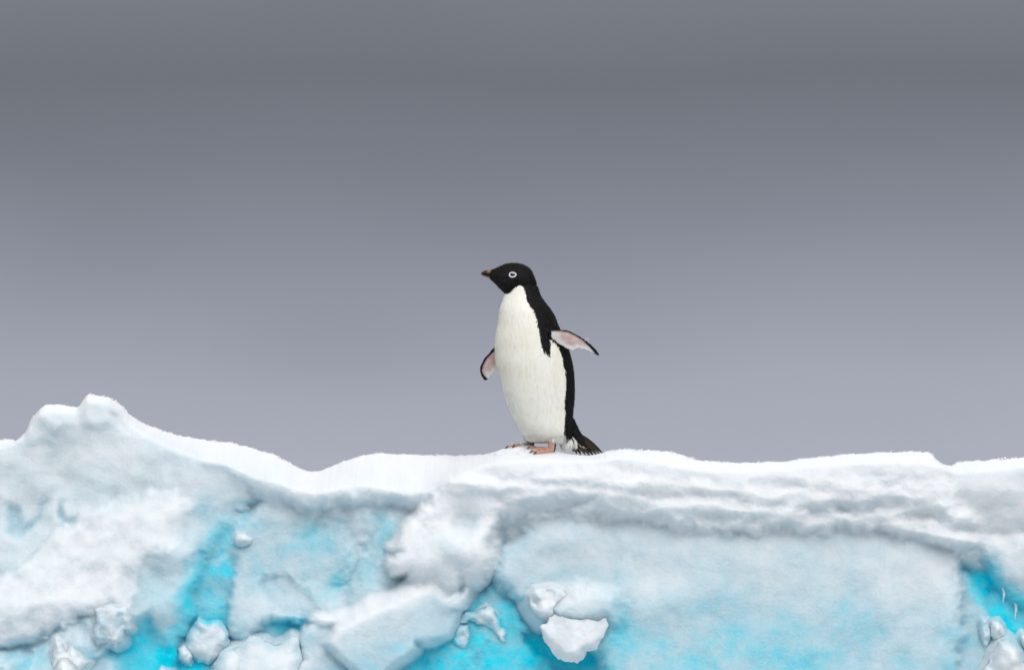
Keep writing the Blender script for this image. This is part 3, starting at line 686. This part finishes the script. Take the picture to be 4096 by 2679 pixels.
# rump and tail root
pieces.append(capsule((bx_(2240), YB + .005, bz_(1705)), (bx_(2262), YB + .005, bz_(1756)), .052, .026)); pieces.append(capsule((bx_(2255), YB + .008, bz_(1740)), (bx_(2284), YB + .01, bz_(1766)), .030, .014))
pieces.append(capsule((bx_(2268), YB + .02, bz_(1690)), (bx_(2330), YB + .02, bz_(1778)), .028, .013))
# thighs under the belly feathers
pieces.append(capsule((bx_(2200), YB - .05, bz_(1715)), (bx_(2209), YB - .052, bz_(1748)), .043, .0200))
pieces.append(capsule((bx_(2135), YB + .05, bz_(1710)), (bx_(2118), YB + .055, bz_(1738)), .043, .0200))
NEAR_Y, FAR_Y = YB - .055, YB + .06
legs = []; toes = []; claws = []
for (hx, hy, topx, topy, tips) in [(2206, NEAR_Y, 2212, 1745, [(2116, NEAR_Y + .035), (2128, NEAR_Y - .012), (2142, NEAR_Y - .032)]),
                                   (2121, FAR_Y, 2125, 1730, [(2026, FAR_Y + .03), (2030, FAR_Y - .015), (2056, FAR_Y - .055)])]:
    gh = gz(hx, hy) + .008
    a0, a1 = np.array((bx_(topx), hy, bz_(topy))), np.array((bx_(hx), hy, gh))
    legs.append((a0, a1, .0150)); pieces.append(capsule(a0, a1, .0160, .0135))
    tipv = []
    for tx, ty in tips:
        t1 = np.array((bx_(tx), ty, gz(tx, ty) + .0015)); mid = (a1 + t1) / 2; mid[2] = max(gz((hx + tx) / 2, mid[1]) + .003, (a1[2] + t1[2]) / 2 - .002)
        st0 = a1 + (mid - a1) * .15; st0[2] -= .003
        pieces.append(capsule(st0, mid, .0085, .0068)); pieces.append(capsule(mid, t1, .0068, .0056))
        toes += [(a1, mid, .011), (mid, t1, .009)]
        tipv.append((mid, t1)); dirv = (t1 - mid) / np.linalg.norm(t1 - mid); claws.append((t1, dirv))
    for (m0, e0), (m1, e1) in zip(tipv[:-1], tipv[1:]):      # webs
        q = [a1, m0 + (e0 - m0) * .7, (e0 + e1) / 2 * .75 + a1 * .25, m1 + (e1 - m1) * .7]
        V = [p + np.array((0, 0, dz)) for dz in (-.003, .0015) for p in q]
        pieces.append((np.array(V), [(3, 2, 1, 0), (4, 5, 6, 7), (0, 1, 5, 4), (1, 2, 6, 5), (2, 3, 7, 6), (3, 0, 4, 7)]))
# flippers: outline in the picture plane, depth runs along them
LF = [(2170, 1316), (2198, 1321), (2240, 1319), (2274, 1324), (2306, 1339), (2338, 1358), (2364, 1379), (2383, 1398), (2398, 1417), (2396, 1425), (2377, 1417), (2341, 1401), (2309, 1395), (2293, 1404), (2274, 1400), (2235, 1379), (2206, 1356), (2180, 1345)]
RF = [(2060, 1340), (2010, 1362), (1980, 1384), (1959, 1405), (1937, 1430), (1922, 1459), (1918, 1482), (1927, 1506), (1938, 1521), (1949, 1517), (1959, 1503), (1988, 1476), (2030, 1450), (2060, 1400)]
lf_y = lambda px: np.interp(px, [2170, 2205, 2300, 2400], [YB - .080, YB - .090, YB - .060, YB - .015])
rf_y = lambda px: np.interp(px, [1915, 1980, 2060], [YB + .075, YB + .075, YB + .060])
def flipper(poly, yf):
    st = 4.0; P = np.array(poly, float); x0, y0 = P.min(0) - 2; x1, y1 = P.max(0) + 2
    gx, gy = np.meshgrid(np.arange(x0, x1 + st, st), np.arange(y0, y1 + st, st))
    d = sd_poly(gx, gy, poly); ins = d > -1.5
    ny, nx = gx.shape; idx = np.arange(ny * nx).reshape(ny, nx)
    a, b_ = np.nonzero(ins[:-1, :-1] & ins[1:, :-1] & ins[:-1, 1:] & ins[1:, 1:])
    F1 = np.stack([idx[a, b_], idx[a + 1, b_], idx[a + 1, b_ + 1], idx[a, b_ + 1]], 1)
    th = .0032 + .0035 * np.clip(d / 22, 0, 1)
    yc = yf(gx)
    V1 = np.stack([bx_(gx), yc - th, bz_(gy)], 2).reshape(-1, 3); V2 = np.stack([bx_(gx), yc + th, bz_(gy)], 2).reshape(-1, 3)
    n = len(V1); E = np.concatenate([F1[:, [0, 1]], F1[:, [1, 2]], F1[:, [2, 3]], F1[:, [3, 0]]])
    key = np.sort(E, 1); _, inv, cnt = np.unique(key[:, 0] * 10 ** 6 + key[:, 1], return_inverse=True, return_counts=True)
    B = E[cnt[inv] == 1]
    F = np.concatenate([F1, F1[:, ::-1] + n, np.stack([B[:, 1], B[:, 0], B[:, 0] + n, B[:, 1] + n], 1)])
    used, inv = np.unique(F, return_inverse=True)
    return np.concatenate([V1, V2])[used], [tuple(f) for f in inv.reshape(F.shape).tolist()]
pieces.append(flipper(LF, lf_y)); pieces.append(flipper(RF, rf_y))
Vs, Fs, off = [], [], 0
for V, F in pieces:
    Vs.append(np.asarray(V)); Fs += [tuple(i + off for i in f) for f in F]; off += len(V)
tmp_me = bpy.data.meshes.new('tmp'); tmp_me.from_pydata(np.concatenate(Vs).tolist(), [], Fs); tmp_me.update()
bmx = bmesh.new(); bmx.from_mesh(tmp_me); bmesh.ops.recalc_face_normals(bmx, faces=bmx.faces); bmx.to_mesh(tmp_me); bmx.free()
tmp = bpy.data.objects.new('tmp', tmp_me); COL.objects.link(tmp)
md = tmp.modifiers.new('r', 'REMESH'); md.mode = 'VOXEL'; md.voxel_size = .0022
ms = tmp.modifiers.new('s', 'SMOOTH'); ms.factor = .5; ms.iterations = 4
dg = bpy.context.evaluated_depsgraph_get(); ev = tmp.evaluated_get(dg)
bme = bpy.data.meshes.new_from_object(ev)
bpy.data.objects.remove(tmp); bpy.data.meshes.remove(tmp_me)
nv = len(bme.vertices)
BV = np.empty(nv * 3, np.float32); bme.vertices.foreach_get('co', BV); BV = BV.reshape(-1, 3).astype(float)
BN = np.empty(nv * 3, np.float32); bme.vertices.foreach_get('normal', BN); BN = BN.reshape(-1, 3).astype(float)

BLACK = np.array((.0065, .0055, .0055)); WHITE = np.array((.95, .925, .86)); PINK = np.array((.52, .33, .29)); ORANGE = np.array((.50, .275, .20))
def segdist(P, a, b):
    ab = b - a; t = np.clip(((P - a) @ ab) / (ab @ ab), 0, 1); return np.linalg.norm(P - a - t[:, None] * ab, axis=1), t
def polydist(x, y, pts):
    d = np.full(x.shape, 1e9)
    for (x0, y0), (x1, y1) in zip(pts[:-1], pts[1:]):
        t = np.clip(((x - x0) * (x1 - x0) + (y - y0) * (y1 - y0)) / ((x1 - x0) ** 2 + (y1 - y0) ** 2), 0, 1)
        d = np.minimum(d, np.hypot(x - x0 - t * (x1 - x0), y - y0 - t * (y1 - y0)))
    return d
CHIN = [(1900, 1190), (2014, 1174), (2030, 1177), (2043, 1169), (2055, 1156), (2071, 1146), (2081, 1142), (2200, 1140)]
EDGE = [(1142, 2081), (1150, 2092), (1170, 2100), (1200, 2108), (1220, 2115), (1235, 2129), (1260, 2142), (1290, 2149), (1330, 2158), (1360, 2162), (1390, 2166), (1405, 2174), (1420, 2190)]
BACKE = [(1320, 2196), (1345, 2200), (1360, 2208), (1380, 2229), (1400, 2238), (1430, 2248), (1460, 2253), (1500, 2263), (1550, 2263), (1600, 2259), (1650, 2260), (1700, 2259), (1720, 2256), (1740, 2262), (1760, 2285), (1790, 2300), (1830, 2310)]
yL = np.array([t[0] for t in TORSO], float); yl = np.array([t[1] for t in TORSO], float); yr = np.array([t[2] for t in TORSO], float); yd = np.array([t[3] for t in TORSO], float)
def plumage_colour(P):
    """black and white pattern, mirrored about the bird's own front-back plane"""
    px, py, y = inv_px(P[:, 0]), inv_py(P[:, 2]), P[:, 1]
    cx = (np.interp(py, yL, yl) + np.interp(py, yL, yr)) / 2; hw = (np.interp(py, yL, yr) - np.interp(py, yL, yl)) / 2; hd = np.interp(py, yL, yd) / S
    phi = np.arctan2((px - cx) / hw, -(y - YB) / hd)
    f0 = math.radians(-42)
    rel = (phi - f0 + np.pi) % (2 * np.pi) - np.pi
    phi2 = f0 + np.abs(rel)                                  # mirrored on to the bird's left half
    far = phi2 > math.radians(88)
    jit = 3.0 * gnoise(px / 5.0, py / 9.0) + 2.0 * gnoise(px / 2.3 + 40, py / 5.0)
    mx = cx + hw * np.sin(np.minimum(phi2, math.pi / 2)) + jit
    mxh = np.where(rel >= 0, px + jit, mx)
    edge = np.interp(py, [e[0] for e in EDGE], [e[1] for e in EDGE]); back = np.interp(py, [e[0] for e in BACKE], [e[1] for e in BACKE])
    blk = np.where(py < 1420 + jit, (mx > edge) & ~((py > 1345) & (mx > 2199) & (mx < back)), mx > back)
    blk = blk | (far & (py > 1150) & (py < 1745)) | ((py > 1142) & (py <= 1420) & far)
    chin = np.interp(px, [c[0] for c in CHIN], [c[1] for c in CHIN])
    chin_sym = chin
    blk = blk & (py > 1130)
    headblk = py + jit * .8 < np.where(px < 2085, chin_sym, 1142)
    blk = blk | headblk
    blk = blk | ((py < 1235) & (px > edge + 2) & (py > 1135))
    c = np.where(blk[:, None], BLACK, WHITE)
    # warm cream staining down the breast, whiter below
    cream = np.clip(.5 + .9 * fbm(px, py, 90, 3, 61), 0, 1) * np.exp(-((py - 1400) / 190) ** 2)
    c = np.where(blk[:, None], c, c * (1 - cream[:, None] * np.array((.03, .055, .13))))
    face = np.exp(-((px - 2005) / 38) ** 2 - ((py - 1125) / 32) ** 2)
    c = np.where(blk[:, None], c * (1 + 1.6 * face[:, None]) * (1 + .5 * fbm(px, py, 12, 2, 62)[:, None]), c)
    return np.clip(c, .003, .95), blk
px_, py_ = inv_px(BV[:, 0]), inv_py(BV[:, 2])
COLR, blk_ = plumage_colour(BV)
kind = np.zeros(nv, int)                                       # 0 plumage, 1 flipper, 2 leg/foot
cx = (np.interp(py_, yL, yl) + np.interp(py_, yL, yr)) / 2; hw = (np.interp(py_, yL, yr) - np.interp(py_, yL, yl)) / 2; hd = np.interp(py_, yL, yd) / S
outb = np.hypot((px_ - cx) / hw, (BV[:, 1] - YB) / hd) > 1.03
for poly, yf, lead, root in [(LF, lf_y, LF[1:10], 2196), (RF, rf_y, RF[2:9], 1985)]:
    d = sd_poly(px_, py_, poly); on = (d > -5) & (np.abs(BV[:, 1] - yf(px_)) < .0105) & outb
    on &= (px_ < 1998) if poly is RF else (px_ > 2203)
    dl = polydist(px_, py_, lead); along = np.abs(px_ - root) / 200
    trail = polydist(px_, py_, LF[9:] if poly is LF else RF[9:])
    c = np.array((.56, .41, .385)) * (1 + .18 * fbm(px_, py_, 22, 3, 63)[:, None])
    c = c + (np.array((.80, .79, .76)) - c) * sstep(26, 6, trail + 5 * fbm(px_, py_, 16, 2, 64))[:, None]
    if poly is LF:
        c = c + (np.array((.70, .68, .66)) - c) * sstep(2252, 2216, px_ + 8 * fbm(px_, py_, 16, 2, 64) - (py_ - 1340) * .5)[:, None]
    bw = 6.5 + 7 * sstep(.55, 1.0, along) if poly is LF else 9 + 5 * sstep(1490, 1515, py_)
    c = np.where((dl < bw)[:, None], BLACK, c * (1 - .45 * sstep(bw + 9, bw, dl)[:, None]))
    dorsal = (BV[:, 1] > yf(px_) + .0022) & (trail > 6)
    c = np.where(dorsal[:, None], BLACK, c)
    COLR[on] = c[on]; kind[on] = 1
for a0, a1, r in legs:
    d, t = segdist(BV, a0, a1); on = (d < r + .004) & (py_ > 1746)
    c = PINK + (ORANGE - PINK) * t[:, None] * .8
    rear = (BV[:, 0] - (a0[0] + (a1[0] - a0[0]) * t)) > .0085
    c = np.where(rear[:, None], np.array((.02, .018, .018)), c) * (1 + .2 * fbm(px_, py_, 10, 2, 65)[:, None])
    low_ = on & (py_ > 1757); COLR[low_] = c[low_]; kind[low_] = 2
dt = np.full(nv, 9.0)
for a0, a1, r in toes:
    dt = np.minimum(dt, segdist(BV, a0, a1)[0] - r)
on = (dt < .007) & (py_ > 1772) & (px_ < 2225); cc = ORANGE * (1 + .35 * fbm(px_, py_, 9, 2, 66)[:, None])
COLR[on & (kind != 2)] = cc[on & (kind != 2)]; kind[on] = 2
tail = (px_ > 2288) & (py_ > 1700) & (kind == 0)
tl = py_ < 1721 + (px_ - 2299) * .95 + 34 + 4 * gnoise(px_ / 5, py_ / 5)
COLR[tail & tl] = BLACK * 1.3; COLR[tail & ~tl] = WHITE * .97
bird = bpy.data.objects.new('penguin', None); COL.objects.link(bird)
borg = np.array((bx_(2170), YB, gz(2170, YB))); bird.location = borg
tag(bird, 'black and white penguin standing on the snow crest, flippers held out, looking left', 'penguin')
SKIN = tint_mat('penguin_skin_and_feather_base', .65, .16, .2, 420)
PLUME = tint_mat('penguin_feathers', .6, .16)
HORN = tint_mat('penguin_horn', .35, .45, .1, 500)
bme.name = 'body'
bme.vertices.foreach_set('co', (BV - borg).astype(np.float32).ravel())
bme.materials.clear(); bme.materials.append(SKIN)
bme.polygons.foreach_set('use_smooth', np.ones(len(bme.polygons), bool))
ca = bme.color_attributes.new('tint', 'FLOAT_COLOR', 'POINT'); ca.data.foreach_set('color', np.concatenate([COLR, np.ones((nv, 1))], 1).astype(np.float32).ravel())
bme.update()
body_o = bpy.data.objects.new('body', bme); COL.objects.link(body_o); body_o.parent = bird
# feathers: short overlapping blades that lie down along the body
rf = np.random.default_rng(11)
cand = np.nonzero(kind == 0)[0]
pick = rf.choice(cand, 46000); pick = pick[(COLR[pick, 0] < .1) | (rf.random(46000) < .5)]
fringe = cand[((py_[cand] > 1734 + 24 * rf.random(len(cand))) & (px_[cand] < 2290) & (py_[cand] < 1790)) | ((px_[cand] > 2255) & (px_[cand] < 2315) & (py_[cand] > 1755))]
fringe = rf.choice(fringe, 9000)
ids = np.concatenate([pick, fringe]); isf = np.concatenate([np.zeros(len(pick), bool), np.ones(len(fringe), bool)])
P = BV[ids] + rf.normal(0, .0012, (len(ids), 3)); Nn = BN[ids]
ppx, ppy = px_[ids], py_[ids]
flow = np.stack([np.full(len(ids), .10), np.zeros(len(ids)), np.full(len(ids), -1.0)], 1)
hm = sstep(1185, 1130, ppy)[:, None]; flow = flow * (1 - hm) + np.array((.9, 0, -.45)) * hm
tm = (sstep(1690, 1730, ppy) * sstep(2262, 2290, ppx))[:, None]; flow = flow * (1 - tm) + np.array((.75, 0, -.75)) * tm
flow = flow + rf.normal(0, .12, flow.shape)
Tn = flow - (flow * Nn).sum(1, keepdims=True) * Nn; Tn /= np.linalg.norm(Tn, axis=1, keepdims=True) + 1e-9
Bt = np.cross(Nn, Tn)
headf = (ppy < 1190)
L = np.where(isf, rf.uniform(.008, .020, len(ids)) * np.where(ppx > 2228, 1.35, 1.0), np.where(headf, rf.uniform(.004, .007, len(ids)), rf.uniform(.008, .014, len(ids)) * np.where(COLR[ids, 0] > .3, 1.5, 1.0)))
Wd = np.where(isf, .0011, np.where(headf, .0013, np.where(COLR[ids, 0] > .3, .0007, .0021))) * rf.uniform(.7, 1.2, len(ids))
lift = np.where(isf, .12, .010) * rf.uniform(.3, 1.4, len(ids))
c_, bl = plumage_colour(P)
c_ = COLR[ids] * rf.uniform(.98, 1.02, (len(ids), 1))
c_ = np.where((c_[:, :1] < .1), c_ * rf.uniform(.7, 1.9, (len(ids), 1)), np.minimum(c_, .93))
root = P - Nn * .0006
tip = P + Tn * L[:, None] + Nn * (L * lift)[:, None]
droop = np.where(isf, .25, 0) * L
tip[:, 2] -= droop
mid = P + Tn * (L * .5)[:, None] + Nn * (L * lift * .75)[:, None]
FV = np.stack([root, mid - Bt * Wd[:, None], tip, mid + Bt * Wd[:, None]], 1).reshape(-1, 3)
k4 = np.arange(len(ids)) * 4
FF = np.stack([k4, k4 + 1, k4 + 2, k4 + 3], 1)
pm = mesh_obj('plumage', FV - borg, FF, PLUME, bird, cols=np.repeat(c_, 4, 0), smooth=True)
tag(pm, kind='stuff')
nn = Nn + rf.normal(0, .06, Nn.shape) * (COLR[ids, :1] < .1); nn /= np.linalg.norm(nn, axis=1, keepdims=True)
pm.data.normals_split_custom_set_from_vertices(np.repeat(nn, 4, 0).tolist())
# tail feathers
TAILS = [((2300, 1728), (2412, 1812), .030), ((2302, 1738), (2402, 1816), .014), ((2300, 1745), (2390, 1820), -.004), ((2298, 1752), (2376, 1822), .022), ((2296, 1758), (2360, 1822), .004),
         ((2293, 1764), (2342, 1818), -.012), ((2290, 1770), (2324, 1817), .014), ((2288, 1776), (2308, 1815), -.002), ((2284, 1780), (2294, 1806), .010), ((2305, 1733), (2396, 1808), .045)]
for i, (a, b_, dy) in enumerate(TAILS):
    p0 = np.array((bx_(a[0]), YB + .015 + dy * .5, bz_(a[1]))); p1 = np.array((bx_(b_[0]), YB + .015 + dy, bz_(b_[1])))
    ax = p1 - p0; L_ = np.linalg.norm(ax); ax /= L_; side = np.cross(ax, (0, 1, 0)); side /= np.linalg.norm(side); up = np.cross(side, ax)
    m = 14; V = []; F = []; C = []
    for q in range(m + 1):
        t = q / m; w = .0070 * (math.sin(math.pi * min(t * .8 + .2, 1.0) ** .8) ** .6 * .9 + .1) if t < .98 else .0006
        w *= (.75 + .5 * t) if t < .85 else 1.1
        c0 = p0 + ax * L_ * t + np.array((0, 0, .006 * math.sin(math.pi * t)))
        for sgn, th_ in ((-1, 0), (0, .0011), (1, 0), (0, -.0011)):
            V.append(c0 + side * w * sgn + up * th_)
            br = .3 + .7 * t; v_ = np.array((.012, .010, .009)) + np.array((.055, .033, .020)) * br * (.35 + .65 * ((i * 37 % 10) / 10)) * (1 if sgn == 0 else .7); C.append(v_)
    for q in range(m):
        for e in range(4): F.append((q * 4 + e, q * 4 + (e + 1) % 4, (q + 1) * 4 + (e + 1) % 4, (q + 1) * 4 + e))
    mesh_obj('tail_feather', np.array(V) - borg, F, PLUME, bird, cols=np.array(C))
# bill
BEAK = [(1976, 1076, 1122, 16), (1966, 1077, 1116, 14), (1955, 1079, 1112, 12.5), (1945, 1080, 1108, 11), (1936, 1083, 1105, 9), (1929, 1087, 1102, 6), (1924, 1092, 1098, 2)]
sb_ = crom(BEAK, 40); a_ = np.linspace(0, 2 * np.pi, 40, endpoint=False); rings = []
for x, t, b_, w in sb_:
    cyy, hh = (t + b_) / 2, (b_ - t) / 2
    pinch = 1 - .14 * np.exp(-((np.sin(a_) - .28) / .12) ** 2)          # the closed mouth line
    rings.append(np.stack([np.full(40, bx_(x)), YB + .004 + w / S * np.cos(a_) * pinch, bz_(cyy + hh * np.sin(a_))], 1))
rings = np.stack(rings); V, F = tube_from_rings(rings)
bpx, bpy_ = inv_px(V[:, 0]), inv_py(V[:, 2])
tt0 = np.interp(bpx, sb_[::-1, 0], sb_[::-1, 1]); tb0 = np.interp(bpx, sb_[::-1, 0], sb_[::-1, 2]); fr = (bpy_ - tt0) / (tb0 - tt0)
C = np.tile(np.array((.012, .009, .008)), (len(V), 1))
OR = np.array((.30, .115, .045))
w1 = sstep(.78, .93, fr) * sstep(1968, 1958, bpx); w2 = sstep(.42, .18, fr) * sstep(1944, 1952, bpx) * sstep(1968, 1962, bpx); w3 = sstep(1933, 1926, bpx) * sstep(.3, .5, fr) * .7
wm = np.clip(w1 + w2 * .9 + w3, 0, 1)[:, None]
C = C * (1 - wm) + OR * wm
mesh_obj('beak', V - borg, F, HORN, bird, cols=C)
# eyes with their white rings
eye_m = flat_mat('penguin_eye', (.012, .007, .005), .12, .6); ring_m = flat_mat('penguin_eye_ring', (.82, .83, .87), .5, .3)
near = np.hypot(px_ - 2050, py_ - 1100.5) < 7
for sgn, yy in ((-1, BV[near, 1].min()), (1, BV[near, 1].max())):
    cxw, czw = bx_(2050), bz_(1100.5)
    V, F = [], []; n, m = 28, 10
    for i in range(m + 1):
        a = math.pi / 2 * i / m
        for q in range(n):
            b_ = 2 * math.pi * q / n; r_ = math.sin(a)
            V.append((cxw + 10.2 / S * r_ * math.cos(b_), yy + sgn * (.0030 * math.cos(a) - .0012), czw + 7.8 / S * r_ * math.sin(b_)))
    for i in range(m):
        for q in range(n): F.append((i * n + q, i * n + (q + 1) % n, (i + 1) * n + (q + 1) % n, (i + 1) * n + q))
    eo = mesh_obj('eye', np.array(V) - borg, F, eye_m, bird)
    V, F = [], []; n, m = 40, 10
    slope = {}
    for q in range(n):
        b_ = 2 * math.pi * q / n
        ex, ez = math.cos(b_), math.sin(b_)
        ix, iz = 12.1 / S, 9.3 / S
        if ex > .75: ix *= 1 + .12 * (ex - .75) / .25
        sx_, sz_ = 2050 + 12.1 * ex, 1100.5 - 9.3 * ez
        nb = np.hypot(px_ - sx_, py_ - sz_) < 4.5
        sel = BV[nb, 1]; ys = (sel.min() if sgn < 0 else sel.max()) if len(sel) else yy
        for p in range(m):
            a = 2 * math.pi * p / m; rr_ = 2.8 / S
            V.append((cxw + (ix + rr_ * math.cos(a)) * ex, ys + sgn * (.0010 + .0013 * math.sin(a)), czw + (iz + rr_ * math.cos(a)) * ez))
    for q in range(n):
        for p in range(m): F.append((q * m + p, q * m + (p + 1) % m, ((q + 1) % n) * m + (p + 1) % m, ((q + 1) % n) * m + p))
    ro = mesh_obj('eye_ring', np.array(V) - borg, F, ring_m, eo); ro['label'] = 'thin white ring around the dark eye'
# claws
claw_m = flat_mat('penguin_claw', (.015, .012, .011), .4, .4)
for t1, dv in claws:
    e = t1 + dv * .014 - np.array((0, 0, .006))
    V, F = capsule(t1 - dv * .001 + np.array((0, 0, .0015)), e, .0052, .0016, 10, 5)
    mesh_obj('claw', V - borg, F, claw_m, bird)
# snow stuck to the bird
def snow_clump(px, py, y, rad, n, label):
    q = np.random.default_rng(int(px)); g = q.normal(size=(n, 3)); g /= np.linalg.norm(g, axis=1, keepdims=True)
    pts = g * (rad * q.random((n, 1)) ** .5) * np.array((1, .8, .9)) + np.array((bx_(px), y, bz_(py)))
    o_ = np.array((bx_(px), y, bz_(py) - rad)); o = crumbs('snow_clump', pts, q.uniform(.0014, .0038, n) * rad / .011, None, o_); o.location = o_
    return tag(o, label, 'snow clump')
snow_clump(2054, 1780, FAR_Y - .005, .011, 90, 'small clump of snow lying on the toes of one penguin foot')
snow_clump(2345, 1360, float(lf_y(2345)) - .006, .0075, 60, 'tiny clump of snow caught on the edge of a raised flipper')
